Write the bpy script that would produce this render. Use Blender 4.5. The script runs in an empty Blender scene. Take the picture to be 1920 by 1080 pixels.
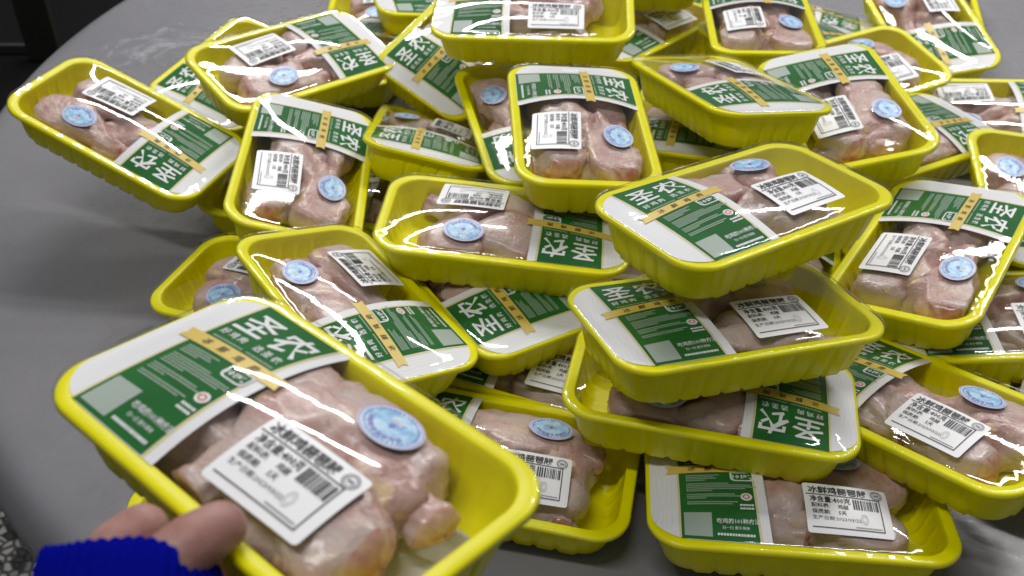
import bpy, bmesh, math, random
from mathutils import Vector, Matrix, noise
R_ = math.radians
rnd = random.Random(7)
scene = bpy.context.scene
COL = scene.collection

# ------------------------------------------------------------------ camera
CAM_H = 0.652            # lens above the table top (the table top is z = 0)
PITCH = R_(37.5)
cam_d = bpy.data.cameras.new('camera'); cam = bpy.data.objects.new('camera', cam_d); COL.objects.link(cam)
cam_d.sensor_width = 36.0; cam_d.lens = 36.0 * 2000.0 / 1920.0
cam_d.clip_start = 0.02; cam_d.clip_end = 60
cam.location = (0, 0, CAM_H); cam.rotation_euler = (math.pi / 2 - PITCH, 0, 0)
cam_d.dof.use_dof = True; cam_d.dof.focus_distance = 0.80; cam_d.dof.aperture_fstop = 9.5
scene.camera = cam

# ------------------------------------------------------------------ world: dim market hall
world = bpy.data.worlds.new('World'); scene.world = world; world.use_nodes = True
bg = world.node_tree.nodes['Background']
bg.inputs[0].default_value = (0.72, 0.74, 0.80, 1); bg.inputs[1].default_value = 0.14
scene.view_settings.view_transform = 'Standard'; scene.view_settings.look = 'None'
scene.view_settings.exposure = 0.48; scene.view_settings.gamma = 1
scene.render.engine = 'CYCLES'
scene.cycles.use_denoising = True
scene.cycles.max_bounces = 10; scene.cycles.transparent_max_bounces = 24
scene.cycles.caustics_reflective = False; scene.cycles.caustics_refractive = False

# ------------------------------------------------------------------ lamps: rows of ceiling strip lights
TUBE_YAW = R_(-19)
LAMP_H = 1.85
PITCHES = (1.9, 1.5, 1.9)
for row, (off, pw) in enumerate([(-0.80, 1.45), (1.32, 2.6), (2.25, 2.45)]):
    for seg in ((-0.1,) if row == 0 else (-0.5, 0.5)):
        ld = bpy.data.lights.new('strip_lamp', 'AREA'); ld.shape = 'RECTANGLE'
        ld.size = 1.0; ld.size_y = 0.06; ld.color = (1.0, 0.985, 0.97); ld.energy = 6.4 * pw
        lo = bpy.data.objects.new('strip_lamp', ld); COL.objects.link(lo)
        dx, dy = math.cos(TUBE_YAW), math.sin(TUBE_YAW)
        cx, cy = 0.03 + (seg + (-0.12 if row == 2 else 0)) * PITCHES[row] * dx - dy * off, 0.85 + (seg + (-0.12 if row == 2 else 0)) * PITCHES[row] * dy + dx * off
        lo.location = (cx, cy, LAMP_H); lo.rotation_euler = (0, 0, TUBE_YAW)

# ------------------------------------------------------------------ materials
def mat(name, col=(0.8, 0.8, 0.8), rough=0.5, spec=0.5, coat=0.0, coat_rough=0.05, sss=0.0):
    m = bpy.data.materials.new(name); m.use_nodes = True
    b = m.node_tree.nodes['Principled BSDF']
    b.inputs['Base Color'].default_value = (*col, 1); b.inputs['Roughness'].default_value = rough
    b.inputs['Specular IOR Level'].default_value = spec
    b.inputs['Coat Weight'].default_value = coat; b.inputs['Coat Roughness'].default_value = coat_rough
    if sss:
        b.inputs['Subsurface Weight'].default_value = sss; b.inputs['Subsurface Scale'].default_value = 0.004
        b.inputs['Subsurface Radius'].default_value = (1.0, 0.4, 0.25)
    return m
def N(m, kind, **kw):
    n = m.node_tree.nodes.new(kind)
    for k, v in kw.items():
        if k in ('operation', 'blend_type', 'data_type', 'wave_type', 'bands_direction', 'noise_dimensions', 'feature', 'clamp', 'normalize'): setattr(n, k, v)
        else: n.inputs[k.replace('_', ' ')].default_value = v
    return n
def lk(m, a, ai, b, bi): m.node_tree.links.new(a.outputs[ai], b.inputs[bi])
def ramp(m, stops):
    r = m.node_tree.nodes.new('ShaderNodeValToRGB'); e = r.color_ramp.elements
    while len(e) < len(stops): e.new(0.5)
    for i, (p, c) in enumerate(stops): e[i].position = p; e[i].color = (*c, 1)
    return r
def bsdf(m): return m.node_tree.nodes['Principled BSDF']
def bump(m, hsrc, hi, strength, dist, tgt=None, ti='Normal'):
    b = N(m, 'ShaderNodeBump', Strength=strength, Distance=dist); lk(m, hsrc, hi, b, 'Height')
    lk(m, b, 0, tgt or bsdf(m), ti); return b

M = {}
# yellow tray plastic
m = M['tray'] = mat('yellow_tray_plastic', (0.80, 0.74, 0.0), 0.30, 0.22)
tc = N(m, 'ShaderNodeTexCoord'); n1 = N(m, 'ShaderNodeTexNoise', Scale=60.0, Detail=3.0); lk(m, tc, 'Object', n1, 'Vector')
r = ramp(m, [(0.3, (0.80, 0.75, 0.0)), (0.7, (0.86, 0.81, 0.0))]); lk(m, n1, 'Fac', r, 0); lk(m, r, 0, bsdf(m), 'Base Color')
n2 = N(m, 'ShaderNodeTexNoise', Scale=420.0, Detail=2.0); lk(m, tc, 'Object', n2, 'Vector'); bump(m, n2, 'Fac', 0.25, 0.0004)
# clear wrap
def film_material(name, base_rough, wr_strength, crease=3.5):
    m = bpy.data.materials.new(name); m.use_nodes = True; nt = m.node_tree; nt.nodes.clear()
    out = nt.nodes.new('ShaderNodeOutputMaterial'); mix = nt.nodes.new('ShaderNodeMixShader')
    tr = nt.nodes.new('ShaderNodeBsdfTransparent'); tr.inputs[0].default_value = (0.975, 0.975, 0.975, 1)
    gl = nt.nodes.new('ShaderNodeBsdfGlossy'); gl.inputs['Roughness'].default_value = base_rough
    gl.inputs['Color'].default_value = (1, 1, 1, 1)
    geo = nt.nodes.new('ShaderNodeNewGeometry')
    mr = N(m, 'ShaderNodeMapRange'); mr.inputs['To Min'].default_value = 1.42; mr.inputs['To Max'].default_value = 1 / 1.42
    fr = nt.nodes.new('ShaderNodeFresnel')
    tc = nt.nodes.new('ShaderNodeTexCoord')
    mp = nt.nodes.new('ShaderNodeMapping'); mp.inputs['Scale'].default_value = (1.0, 0.35, 1.0)
    na = N(m, 'ShaderNodeTexNoise', Scale=24.0, Detail=2.0); nb = N(m, 'ShaderNodeTexNoise', Scale=260.0, Detail=2.0, Distortion=1.2)
    ad = N(m, 'ShaderNodeMath', operation='MULTIPLY_ADD'); ad.inputs[1].default_value = 0.35
    nt.links.new(tc.outputs['Object'], mp.inputs[0]); nt.links.new(mp.outputs[0], na.inputs['Vector']); nt.links.new(mp.outputs[0], nb.inputs['Vector'])
    nt.links.new(nb.outputs['Fac'], ad.inputs[0]); nt.links.new(na.outputs['Fac'], ad.inputs[2])
    oi = nt.nodes.new('ShaderNodeObjectInfo'); cmb = nt.nodes.new('ShaderNodeCombineXYZ'); sc_ = N(m, 'ShaderNodeMath', operation='MULTIPLY'); sc_.inputs[1].default_value = 9.0
    nt.links.new(oi.outputs['Random'], sc_.inputs[0]); nt.links.new(sc_.outputs[0], cmb.inputs[0]); nt.links.new(sc_.outputs[0], cmb.inputs[2])
    va = N(m, 'ShaderNodeVectorMath', operation='ADD'); nt.links.new(tc.outputs['Object'], va.inputs[0]); nt.links.new(cmb.outputs[0], va.inputs[1])
    nm = N(m, 'ShaderNodeTexNoise', Scale=9.0, Detail=1.0); nt.links.new(va.outputs[0], nm.inputs['Vector'])
    mk = N(m, 'ShaderNodeMapRange'); mk.inputs['From Min'].default_value = 0.60; mk.inputs['From Max'].default_value = 0.72; nt.links.new(nm.outputs['Fac'], mk.inputs['Value'])
    wv_ = N(m, 'ShaderNodeTexWave', Scale=70.0, Distortion=3.5, Detail=2.0); wv_.bands_direction = 'Y'; nt.links.new(va.outputs[0], wv_.inputs['Vector'])
    wm = N(m, 'ShaderNodeMath', operation='MULTIPLY'); nt.links.new(mk.outputs[0], wm.inputs[0]); nt.links.new(wv_.outputs['Fac'], wm.inputs[1])
    wa = N(m, 'ShaderNodeMath', operation='MULTIPLY_ADD'); wa.inputs[1].default_value = crease; nt.links.new(wm.outputs[0], wa.inputs[0]); nt.links.new(ad.outputs[0], wa.inputs[2]); ad = wa
    bp = N(m, 'ShaderNodeBump', Strength=wr_strength, Distance=0.0012)
    nt.links.new(ad.outputs[0], bp.inputs['Height']); nt.links.new(bp.outputs[0], gl.inputs['Normal'])
    nt.links.new(geo.outputs['Backfacing'], mr.inputs['Value']); nt.links.new(mr.outputs[0], fr.inputs['IOR'])
    nt.links.new(fr.outputs[0], mix.inputs[0]); nt.links.new(tr.outputs[0], mix.inputs[1]); nt.links.new(gl.outputs[0], mix.inputs[2])
    nt.links.new(mix.outputs[0], out.inputs[0])
    return m
M['film'] = film_material('clear_stretch_film', 0.04, 0.03, 0.0)
M['film_creased'] = film_material('creased_stretch_film', 0.03, 0.05, 3.5)
# papers and inks
m = M['paper'] = mat('white_band_paper', (0.80, 0.80, 0.81), 0.45, 0.4)
tc = N(m, 'ShaderNodeTexCoord'); wv = N(m, 'ShaderNodeTexWave', Scale=95.0, Distortion=9.0, Detail=1.5); wv.inputs['Detail Scale'].default_value = 0.6
lk(m, tc, 'Object', wv, 'Vector'); r = ramp(m, [(0.0, (0.77, 0.77, 0.78)), (0.25, (0.82, 0.82, 0.83))]); lk(m, wv, 'Fac', r, 0); lk(m, r, 0, bsdf(m), 'Base Color')
m = M['green'] = mat('green_print', (0.012, 0.135, 0.026), 0.6, 0.12)
tc = N(m, 'ShaderNodeTexCoord'); nn = N(m, 'ShaderNodeTexNoise', Scale=25.0); lk(m, tc, 'Object', nn, 'Vector')
r = ramp(m, [(0.3, (0.010, 0.115, 0.020)), (0.7, (0.014, 0.150, 0.027))]); lk(m, nn, 'Fac', r, 0); lk(m, r, 0, bsdf(m), 'Base Color')
M['gold'] = mat('gold_ribbon_ink', (0.74, 0.54, 0.10), 0.38, 0.5)
M['pale_gold'] = mat('pale_gold_line_ink', (0.72, 0.64, 0.33), 0.4)
M['white_ink'] = mat('white_ink', (0.80, 0.81, 0.80), 0.45)
M['soft_ink'] = mat('small_print_pale_green_ink', (0.33, 0.44, 0.33), 0.5)
M['brown_ink'] = mat('brown_ink', (0.09, 0.06, 0.01), 0.5)
M['black_ink'] = mat('black_ink', (0.025, 0.026, 0.03), 0.5)
M['grey_ink'] = mat('grey_ink', (0.22, 0.23, 0.24), 0.5)
M['label'] = mat('white_thermal_label', (0.83, 0.83, 0.84), 0.38, 0.4)
M['patch'] = mat('blank_pale_patch', (0.36, 0.43, 0.37), 0.5)
M['red_ink'] = mat('red_ink', (0.62, 0.10, 0.06), 0.45)
m = M['seal'] = mat('blue_seal_print', (0.30, 0.60, 0.80), 0.35)
tc = N(m, 'ShaderNodeTexCoord'); nn = N(m, 'ShaderNodeTexNoise', Scale=170.0, Detail=2.0); lk(m, tc, 'Object', nn, 'Vector')
r = ramp(m, [(0.36, (0.24, 0.42, 0.68)), (0.50, (0.34, 0.58, 0.76)), (0.66, (0.55, 0.70, 0.84))]); lk(m, nn, 'Fac', r, 0); lk(m, r, 0, bsdf(m), 'Base Color')
M['seal_rim'] = mat('lilac_seal_ground', (0.62, 0.62, 0.76), 0.35)
M['violet_ink'] = mat('violet_ink', (0.24, 0.20, 0.52), 0.45)
# raw chicken
m = M['skin'] = mat('raw_chicken_skin', (0.56, 0.36, 0.30), 0.34, 0.4, 0.25, 0.15, 0.25)
tc = N(m, 'ShaderNodeTexCoord')
n1 = N(m, 'ShaderNodeTexNoise', Scale=38.0, Detail=4.0, Roughness=0.6); lk(m, tc, 'Object', n1, 'Vector')
r1 = ramp(m, [(0.30, (0.42, 0.215, 0.18)), (0.46, (0.51, 0.325, 0.28)), (0.58, (0.60, 0.42, 0.37)), (0.74, (0.68, 0.54, 0.38))]); lk(m, n1, 'Fac', r1, 0)
n3 = N(m, 'ShaderNodeTexNoise', Scale=13.0, Detail=3.0, Distortion=0.6); lk(m, tc, 'Object', n3, 'Vector')
r3 = ramp(m, [(0.44, (0.0, 0.0, 0.0)), (0.52, (1, 1, 1))]); lk(m, n3, 'Fac', r3, 0)
mx = N(m, 'ShaderNodeMix', data_type='RGBA'); lk(m, r3, 0, mx, 0); lk(m, r1, 0, mx, 6); mx.inputs[7].default_value = (0.57, 0.455, 0.415, 1); 
ny_ = N(m, 'ShaderNodeTexNoise', Scale=31.0, Detail=4.0, Distortion=1.0); lk(m, tc, 'Object', ny_, 'Vector'); ry_ = ramp(m, [(0.60, (0, 0, 0)), (0.68, (0.75, 0.75, 0.75))]); lk(m, ny_, 'Fac', ry_, 0)
my_ = N(m, 'ShaderNodeMix', data_type='RGBA'); lk(m, ry_, 0, my_, 0); lk(m, mx, 2, my_, 6); my_.inputs[7].default_value = (0.66, 0.50, 0.26, 1)
nb_ = N(m, 'ShaderNodeTexNoise', Scale=85.0, Detail=3.0, Distortion=2.5); lk(m, tc, 'Object', nb_, 'Vector'); rb_ = ramp(m, [(0.27, (0.55, 0.55, 0.55)), (0.35, (0, 0, 0))]); lk(m, nb_, 'Fac', rb_, 0)
mb_ = N(m, 'ShaderNodeMix', data_type='RGBA'); lk(m, rb_, 0, mb_, 0); lk(m, my_, 2, mb_, 6); mb_.inputs[7].default_value = (0.30, 0.07, 0.06, 1); lk(m, mb_, 2, bsdf(m), 'Base Color')
n2 = N(m, 'ShaderNodeTexVoronoi', Scale=330.0); lk(m, tc, 'Object', n2, 'Vector')
n4 = N(m, 'ShaderNodeTexNoise', Scale=120.0, Detail=5.0); lk(m, tc, 'Object', n4, 'Vector')
ma = N(m, 'ShaderNodeMath', operation='MULTIPLY_ADD'); ma.inputs[1].default_value = 0.25; lk(m, n2, 'Distance', ma, 0); lk(m, n4, 'Fac', ma, 2)
bump(m, ma, 0, 0.7, 0.0018)
m = M['meat'] = mat('raw_chicken_flesh', (0.50, 0.22, 0.18), 0.28, 0.5, 0.5, 0.1, 0.12)
tc = N(m, 'ShaderNodeTexCoord'); n1 = N(m, 'ShaderNodeTexNoise', Scale=70.0, Detail=5.0, Distortion=0.8); lk(m, tc, 'Object', n1, 'Vector')
r1 = ramp(m, [(0.30, (0.36, 0.11, 0.09)), (0.50, (0.52, 0.26, 0.21)), (0.62, (0.60, 0.40, 0.27)), (0.75, (0.68, 0.55, 0.42))]); lk(m, n1, 'Fac', r1, 0); lk(m, r1, 0, bsdf(m), 'Base Color')
bump(m, n1, 'Fac', 0.5, 0.002)
M['pad'] = mat('absorbent_pad', (0.62, 0.62, 0.60), 0.8)

m = M['knit'] = mat('blue_knit', (0.004, 0.007, 0.33), 0.95, 0.0)
m.node_tree.nodes['Principled BSDF'].inputs['Sheen Weight'].default_value = 0.0
tc = N(m, 'ShaderNodeTexCoord'); n1 = N(m, 'ShaderNodeTexNoise', Scale=900.0, Detail=3.0); lk(m, tc, 'Object', n1, 'Vector')
n2 = N(m, 'ShaderNodeTexWave', Scale=260.0, Distortion=2.0); lk(m, tc, 'Object', n2, 'Vector')
ma = N(m, 'ShaderNodeMath', operation='ADD'); lk(m, n1, 'Fac', ma, 0); lk(m, n2, 'Fac', ma, 1); bump(m, ma, 0, 0.8, 0.0012)
# table, floor
m = M['table'] = mat('grey_plastic_table', (0.2, 0.197, 0.204), 0.28, 0.5)
tc = N(m, 'ShaderNodeTexCoord')
n1 = N(m, 'ShaderNodeTexNoise', Scale=3.0, Detail=6.0, Roughness=0.65); lk(m, tc, 'Object', n1, 'Vector')
r1 = ramp(m, [(0.35, (0.190, 0.186, 0.199)), (0.65, (0.228, 0.223, 0.238))]); lk(m, n1, 'Fac', r1, 0)
n2 = N(m, 'ShaderNodeTexNoise', Scale=22.0, Detail=5.0, Distortion=2.2, Roughness=0.7); lk(m, tc, 'Object', n2, 'Vector')
r2 = ramp(m, [(0.66, (0, 0, 0)), (0.74, (0.45, 0.45, 0.45))]); lk(m, n2, 'Fac', r2, 0)
mx = N(m, 'ShaderNodeMix', data_type='RGBA'); lk(m, r2, 0, mx, 0); lk(m, r1, 0, mx, 6); mx.inputs[7].default_value = (0.34, 0.34, 0.36, 1); lk(m, mx, 2, bsdf(m), 'Base Color')
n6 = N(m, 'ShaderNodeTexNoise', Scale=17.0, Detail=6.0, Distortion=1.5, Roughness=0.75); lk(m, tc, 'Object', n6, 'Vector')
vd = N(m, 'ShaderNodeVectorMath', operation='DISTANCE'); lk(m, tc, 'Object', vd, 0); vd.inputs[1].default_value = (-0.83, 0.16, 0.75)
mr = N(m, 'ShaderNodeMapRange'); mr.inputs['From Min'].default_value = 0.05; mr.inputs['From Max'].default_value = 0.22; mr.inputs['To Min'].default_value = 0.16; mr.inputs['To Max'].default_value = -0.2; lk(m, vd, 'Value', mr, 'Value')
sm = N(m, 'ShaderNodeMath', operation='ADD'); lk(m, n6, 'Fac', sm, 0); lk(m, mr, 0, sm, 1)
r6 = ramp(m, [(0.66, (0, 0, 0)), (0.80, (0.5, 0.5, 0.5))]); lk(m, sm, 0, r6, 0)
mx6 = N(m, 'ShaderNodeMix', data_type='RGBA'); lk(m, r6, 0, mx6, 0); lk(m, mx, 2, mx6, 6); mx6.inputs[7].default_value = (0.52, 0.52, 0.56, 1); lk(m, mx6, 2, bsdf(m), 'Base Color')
r4 = ramp(m, [(0.35, (0.36, 0.36, 0.36)), (0.70, (0.22, 0.22, 0.22))]); lk(m, n2, 'Fac', r4, 0); lk(m, r4, 0, bsdf(m), 'Roughness')
n5 = N(m, 'ShaderNodeTexNoise', Scale=700.0, Detail=1.0); lk(m, tc, 'Object', n5, 'Vector'); bump(m, n5, 'Fac', 0.15, 0.0005)
m = M['floor'] = mat('speckled_terrazzo', (0.3, 0.3, 0.3), 0.45)
tc = N(m, 'ShaderNodeTexCoord'); v1 = N(m, 'ShaderNodeTexVoronoi', Scale=62.0, feature='F1', Randomness=1.0); lk(m, tc, 'Object', v1, 'Vector')
v2 = N(m, 'ShaderNodeTexVoronoi', Scale=62.0, feature='DISTANCE_TO_EDGE'); lk(m, tc, 'Object', v2, 'Vector')
r1 = ramp(m, [(0.10, (0.05, 0.05, 0.048)), (0.20, (0.40, 0.39, 0.37))]); lk(m, v2, 'Distance', r1, 0)
r2 = ramp(m, [(0.35, (0.10, 0.10, 0.10)), (0.55, (1, 1, 1))]); sp = N(m, 'ShaderNodeSeparateColor'); lk(m, v1, 'Color', sp, 0); lk(m, sp, 0, r2, 0)
mx = N(m, 'ShaderNodeMix', data_type='RGBA', blend_type='MULTIPLY'); mx.inputs[0].default_value = 1; lk(m, r1, 0, mx, 6); lk(m, r2, 0, mx, 7); lk(m, mx, 2, bsdf(m), 'Base Color')
M['dark'] = mat('black_painted_metal', (0.004, 0.004, 0.0045), 0.8, 0.1)
M['grey_metal'] = mat('worn_steel_rail', (0.02, 0.02, 0.021), 0.5)
M['olive_metal'] = mat('dark_olive_post', (0.016, 0.015, 0.011), 0.7, 0.2)
M['hand'] = mat('hand_skin', (0.34, 0.185, 0.165), 0.50, 0.4, sss=0.2)
m = M['hand']; tc = N(m, 'ShaderNodeTexCoord'); n1 = N(m, 'ShaderNodeTexNoise', Scale=60.0, Detail=4.0); lk(m, tc, 'Object', n1, 'Vector')
r1 = ramp(m, [(0.35, (0.33, 0.155, 0.13)), (0.6, (0.39, 0.22, 0.19))]); lk(m, n1, 'Fac', r1, 0); lk(m, r1, 0, bsdf(m), 'Base Color')
n2 = N(m, 'ShaderNodeTexNoise', Scale=420.0, Detail=3.0); lk(m, tc, 'Object', n2, 'Vector'); bump(m, n2, 'Fac', 0.35, 0.0008)
M['dark_board'] = mat('dark_brown_board', (0.004, 0.0035, 0.003), 0.8, 0.1)

# ------------------------------------------------------------------ object helpers
def mesh_obj(name, verts, faces, material, parent=None, smooth=False):
    me = bpy.data.meshes.new(name); me.from_pydata(verts, [], faces); me.update()
    if material: me.materials.append(material)
    if smooth: me.polygons.foreach_set('use_smooth', [True] * len(me.polygons))
    return link(name, me, parent)
def link(name, me, parent=None):
    o = bpy.data.objects.new(name, me); COL.objects.link(o)
    if parent is not None: o.parent = parent
    return o
def tag(o, label=None, cat=None, group=None, kind=None):
    if label: o['label'] = label
    if cat: o['category'] = cat
    if group: o['group'] = group
    if kind: o['kind'] = kind
    return o

# ------------------------------------------------------------------ pack geometry
L, W, H, TP = 0.22, 0.129, 0.039, 0.012
A_, B_ = L / 2, W / 2
RC = 0.028
def outline(off, n_c=9, n_x=40, n_y=24, rc=RC):
    """rounded rectangle, anticlockwise, as (x, y, arc, straightness)"""
    a, b, r = A_ - off, B_ - off, max(rc - off * 0.55, 0.004)
    pts = []
    def seg(p, q, n):
        for i in range(n):
            t = i / n; pts.append((p[0] + (q[0] - p[0]) * t, p[1] + (q[1] - p[1]) * t))
    def arc(cx, cy, a0):
        for i in range(n_c):
            t = a0 + (math.pi / 2) * i / n_c; pts.append((cx + r * math.cos(t), cy + r * math.sin(t)))
    arc(a - r, b - r, 0); seg((a - r, b), (-a + r, b), n_x); arc(-a + r, b - r, math.pi / 2); seg((-a, b - r), (-a, -b + r), n_y)
    arc(-a + r, -b + r, math.pi); seg((-a + r, -b), (a - r, -b), n_x); arc(a - r, -b + r, 1.5 * math.pi); seg((a, -b + r), (a, b - r), n_y)
    return pts
def build_tray_mesh():
    NC, NX, NY = 12, 90, 42
    base = outline(0, NC, NX, NY); n = len(base)
    # flute value per perimeter index
    def flute(i):
        # indices: arc NC, seg NX, arc, seg NY, ...
        blocks = [('c', NC), ('x', NX), ('c', NC), ('y', NY), ('c', NC), ('x', NX), ('c', NC), ('y', NY)]
        j = i
        for kd, cnt in blocks:
            if j < cnt:
                if kd == 'c':
                    t = j / cnt; return 0.0
                k = 9 if kd == 'x' else 4
                ph = (j / cnt) * k
                f = ph - math.floor(ph)
                d = abs(f - 0.5) * 2           # 0 mid, 1 between flutes
                return max(0.0, min(1.0, (0.86 - d) / 0.13))
            j -= cnt
        return 0.0
    fl = [flute(i) for i in range(n)]
    def ring(off, z, amp=0.0, foot=0.0, blend=0.0):
        o = outline(off, NC, NX, NY); res = []
        for i, (x, y) in enumerate(o):
            g = math.hypot(*o[i]);
            # outward direction
            p, q = o[i - 1], o[(i + 1) % n]; tx, ty = q[0] - p[0], q[1] - p[1]; l = math.hypot(tx, ty) or 1
            nx, ny = ty / l, -tx / l
            a = amp * fl[i]
            res.append((x + nx * a, y + ny * a, z - foot * fl[i]))
        return res
    rings = []
    # outer side from the foot upwards, over the rim, down the inside, to the floor
    outer = [(TP + 0.010, -H + 0.0018, 0, 0.0), (TP + 0.0042, -H + 0.0018, 0.0006, 0.0018), (TP + 0.0022, -H + 0.0036, 0.0015, 0.0012), (TP - 0.0002, -H + 0.012, 0.0018, 0),
             (TP - 0.0026, -H + 0.022, 0.0016, 0), (TP - 0.0038, -H + 0.0270, 0.0010, 0), (TP - 0.0050, -0.0070, 0, 0), (0.0062, -0.0042, 0, 0), (0.0026, -0.0040, 0, 0), (0.0008, -0.0046, 0, 0), (0.0, -0.0040, 0, 0),
             (0.0001, -0.0018, 0, 0), (0.0006, -0.0007, 0, 0), (0.0016, -0.0001, 0, 0), (0.0030, 0.0, 0, 0), (0.0078, 0.0, 0, 0), (0.0086, -0.0004, 0, 0), (0.0092, -0.0018, 0, 0),
             (0.0096, -0.0070, 0, 0), (TP - 0.0012, -H + 0.0262, 0.0010, 0), (TP + 0.0006, -H + 0.021, 0.0015, 0), (TP + 0.0026, -H + 0.012, 0.0018, 0), (TP + 0.0062, -H + 0.0055, 0.0007, 0.0), (TP + 0.0125, -H + 0.0034, 0, 0)]
    for off, z, amp, foot in outer: rings.append(ring(off, z, amp, foot))
    verts = [v for rg in rings for v in rg]; faces = []
    for k in range(len(rings) - 1):
        for i in range(n):
            j = (i + 1) % n; faces.append((k * n + i, k * n + j, (k + 1) * n + j, (k + 1) * n + i))
    c0 = len(verts); verts.append((0, 0, -H + 0.0030)); c1 = len(verts); verts.append((0, 0, -H + 0.0042))
    last = (len(rings) - 1) * n
    for i in range(n):
        j = (i + 1) % n; faces.append((c0, j, i)); faces.append((last + i, last + j, c1))
    me = bpy.data.meshes.new('tray'); me.from_pydata(verts, [], faces); me.update(); me.materials.append(M['tray'])
    me.polygons.foreach_set('use_smooth', [True] * len(me.polygons))
    bm = bmesh.new(); bm.from_mesh(me); bmesh.ops.recalc_face_normals(bm, faces=bm.faces); bm.to_mesh(me); bm.free()
    return me
TRAY = build_tray_mesh()

class Pack:
    def __init__(s, seed):
        r = random.Random(seed); s.r = r
        s.B = r.uniform(0.0065, 0.0105); s.off = r.uniform(-50, 50); s.skew = r.uniform(-0.18, 0.18); s.lump = r.uniform(0.0002, 0.0006)
    def h(s, x, y):
        u, v = x / (A_ - 0.0085), y / (B_ - 0.0085)
        if abs(u) >= 1 or abs(v) >= 1: return 0.0
        e = (1 - v * v) * (1 - abs(u) ** 2.2)
        z = s.B * e * (1 + s.skew * u)
        z += s.lump * e * noise.noise(Vector((x * 15 + s.off, y * 22, 0.3))) + 0.00008 * e * noise.noise(Vector((x * 90, y * 60 + s.off, 1.3)))
        return z
FILM_Z = 0.0016
def film_mesh(pk):
    base = outline(0, 8, 30, 16); n = len(base); K = 22
    verts, faces = [], []
    r = pk.r
    ph = [r.uniform(0, 6.28) for _ in range(3)]
    rings = []
    for k in range(K):
        t = 1 - (k / K) ** 1.15
        rg = []
        for i, (x, y) in enumerate(base):
            X, Y = x * t, y * t
            z = pk.h(X, Y) + FILM_Z
            # pleats that gather at the border
            e = max(0.0, 1 - abs(t - 0.90) / 0.12)
            z += 0.00012 * e * math.sin(i * 1.9 + ph[0] + 2 * math.sin(i * 0.37 + ph[1]))
            rg.append((X, Y, z))
        rings.append(rg)
    # edge: over the rim and down its side, slightly crinkled
    edge = []
    for dz, do in ((-0.0034, 0.0003), (-0.0020, 0.0006), (-0.0006, 0.0005)):
        rg = []
        for i, (x, y) in enumerate(base):
            s = 1 + do / 0.06 * 0.5 + 0.0015 * noise.noise(Vector((x * 140, y * 140, dz * 900 + pk.off)))
            zz = dz + FILM_Z * 0.5 + 0.0010 * noise.noise(Vector((x * 95 + pk.off, y * 95, 3))) * (1 if dz < -0.003 else 0)
            rg.append((x * (s if abs(x) < 1 else 1), y * s, zz))
        edge.append(rg)
    rings = edge + rings
    for rg in rings: verts += rg
    m_ = len(rings)
    for k in range(m_ - 1):
        for i in range(n):
            j = (i + 1) % n; faces.append((k * n + i, k * n + j, (k + 1) * n + j, (k + 1) * n + i))
    c = len(verts); verts.append((0, 0, pk.h(0, 0) + FILM_Z))
    for i in range(n): faces.append(((m_ - 1) * n + i, (m_ - 1) * n + (i + 1) % n, c))
    return verts, faces

# flat shapes are drawn in millimetres in the pack's own plane and laid on the wrap
class Sheet:
    def __init__(s): s.v = []; s.f = []
    def grid(s, x0, y0, x1, y1, nx=1, ny=1, xf=None):
        b = len(s.v)
        for j in range(ny + 1):
            for i in range(nx + 1):
                x = x0 + (x1 - x0) * i / nx; y = y0 + (y1 - y0) * j / ny
                if xf: x, y = xf(x, y)
                s.v.append((x, y))
        for j in range(ny):
            for i in range(nx):
                a = b + j * (nx + 1) + i; s.f.append((a, a + 1, a + nx + 2, a + nx + 1))
        return s
    def poly(s, pts):
        b = len(s.v); s.v += pts; s.f.append(tuple(range(b, b + len(pts)))); return s
    def ring(s, cx, cy, r0, r1, n=28, e=1.0):
        b = len(s.v)
        for i in range(n):
            t = 2 * math.pi * i / n; c, q = math.cos(t), math.sin(t) * e
            s.v.append((cx + r0 * c, cy + r0 * q)); s.v.append((cx + r1 * c, cy + r1 * q))
        for i in range(n):
            a = b + 2 * i; d = b + 2 * ((i + 1) % n); s.f.append((a, a + 1, d + 1, d))
        return s
    def disc(s, cx, cy, r, n=28, e=1.0, rings=3):
        for k in range(rings): 
            if k: s.ring(cx, cy, r * k / rings, r * (k + 1) / rings, n, e)
        b = len(s.v); s.v.append((cx, cy))
        for i in range(n):
            t = 2 * math.pi * i / n; s.v.append((cx + r / rings * math.cos(t), cy + r / rings * math.sin(t) * e))
        for i in range(n): s.f.append((b, b + 1 + i, b + 1 + (i + 1) % n))
        return s
    def add(s, vf, dx=0, dy=0, rot=0.0, sx=1.0):
        b = len(s.v); c, q = math.cos(rot), math.sin(rot)
        s.v += [(x * sx * c - y * q + dx, x * sx * q + y * c + dy) for x, y in vf[0]]; s.f += [tuple(b + i for i in f) for f in vf[1]]; return s
_tc = {}
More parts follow.
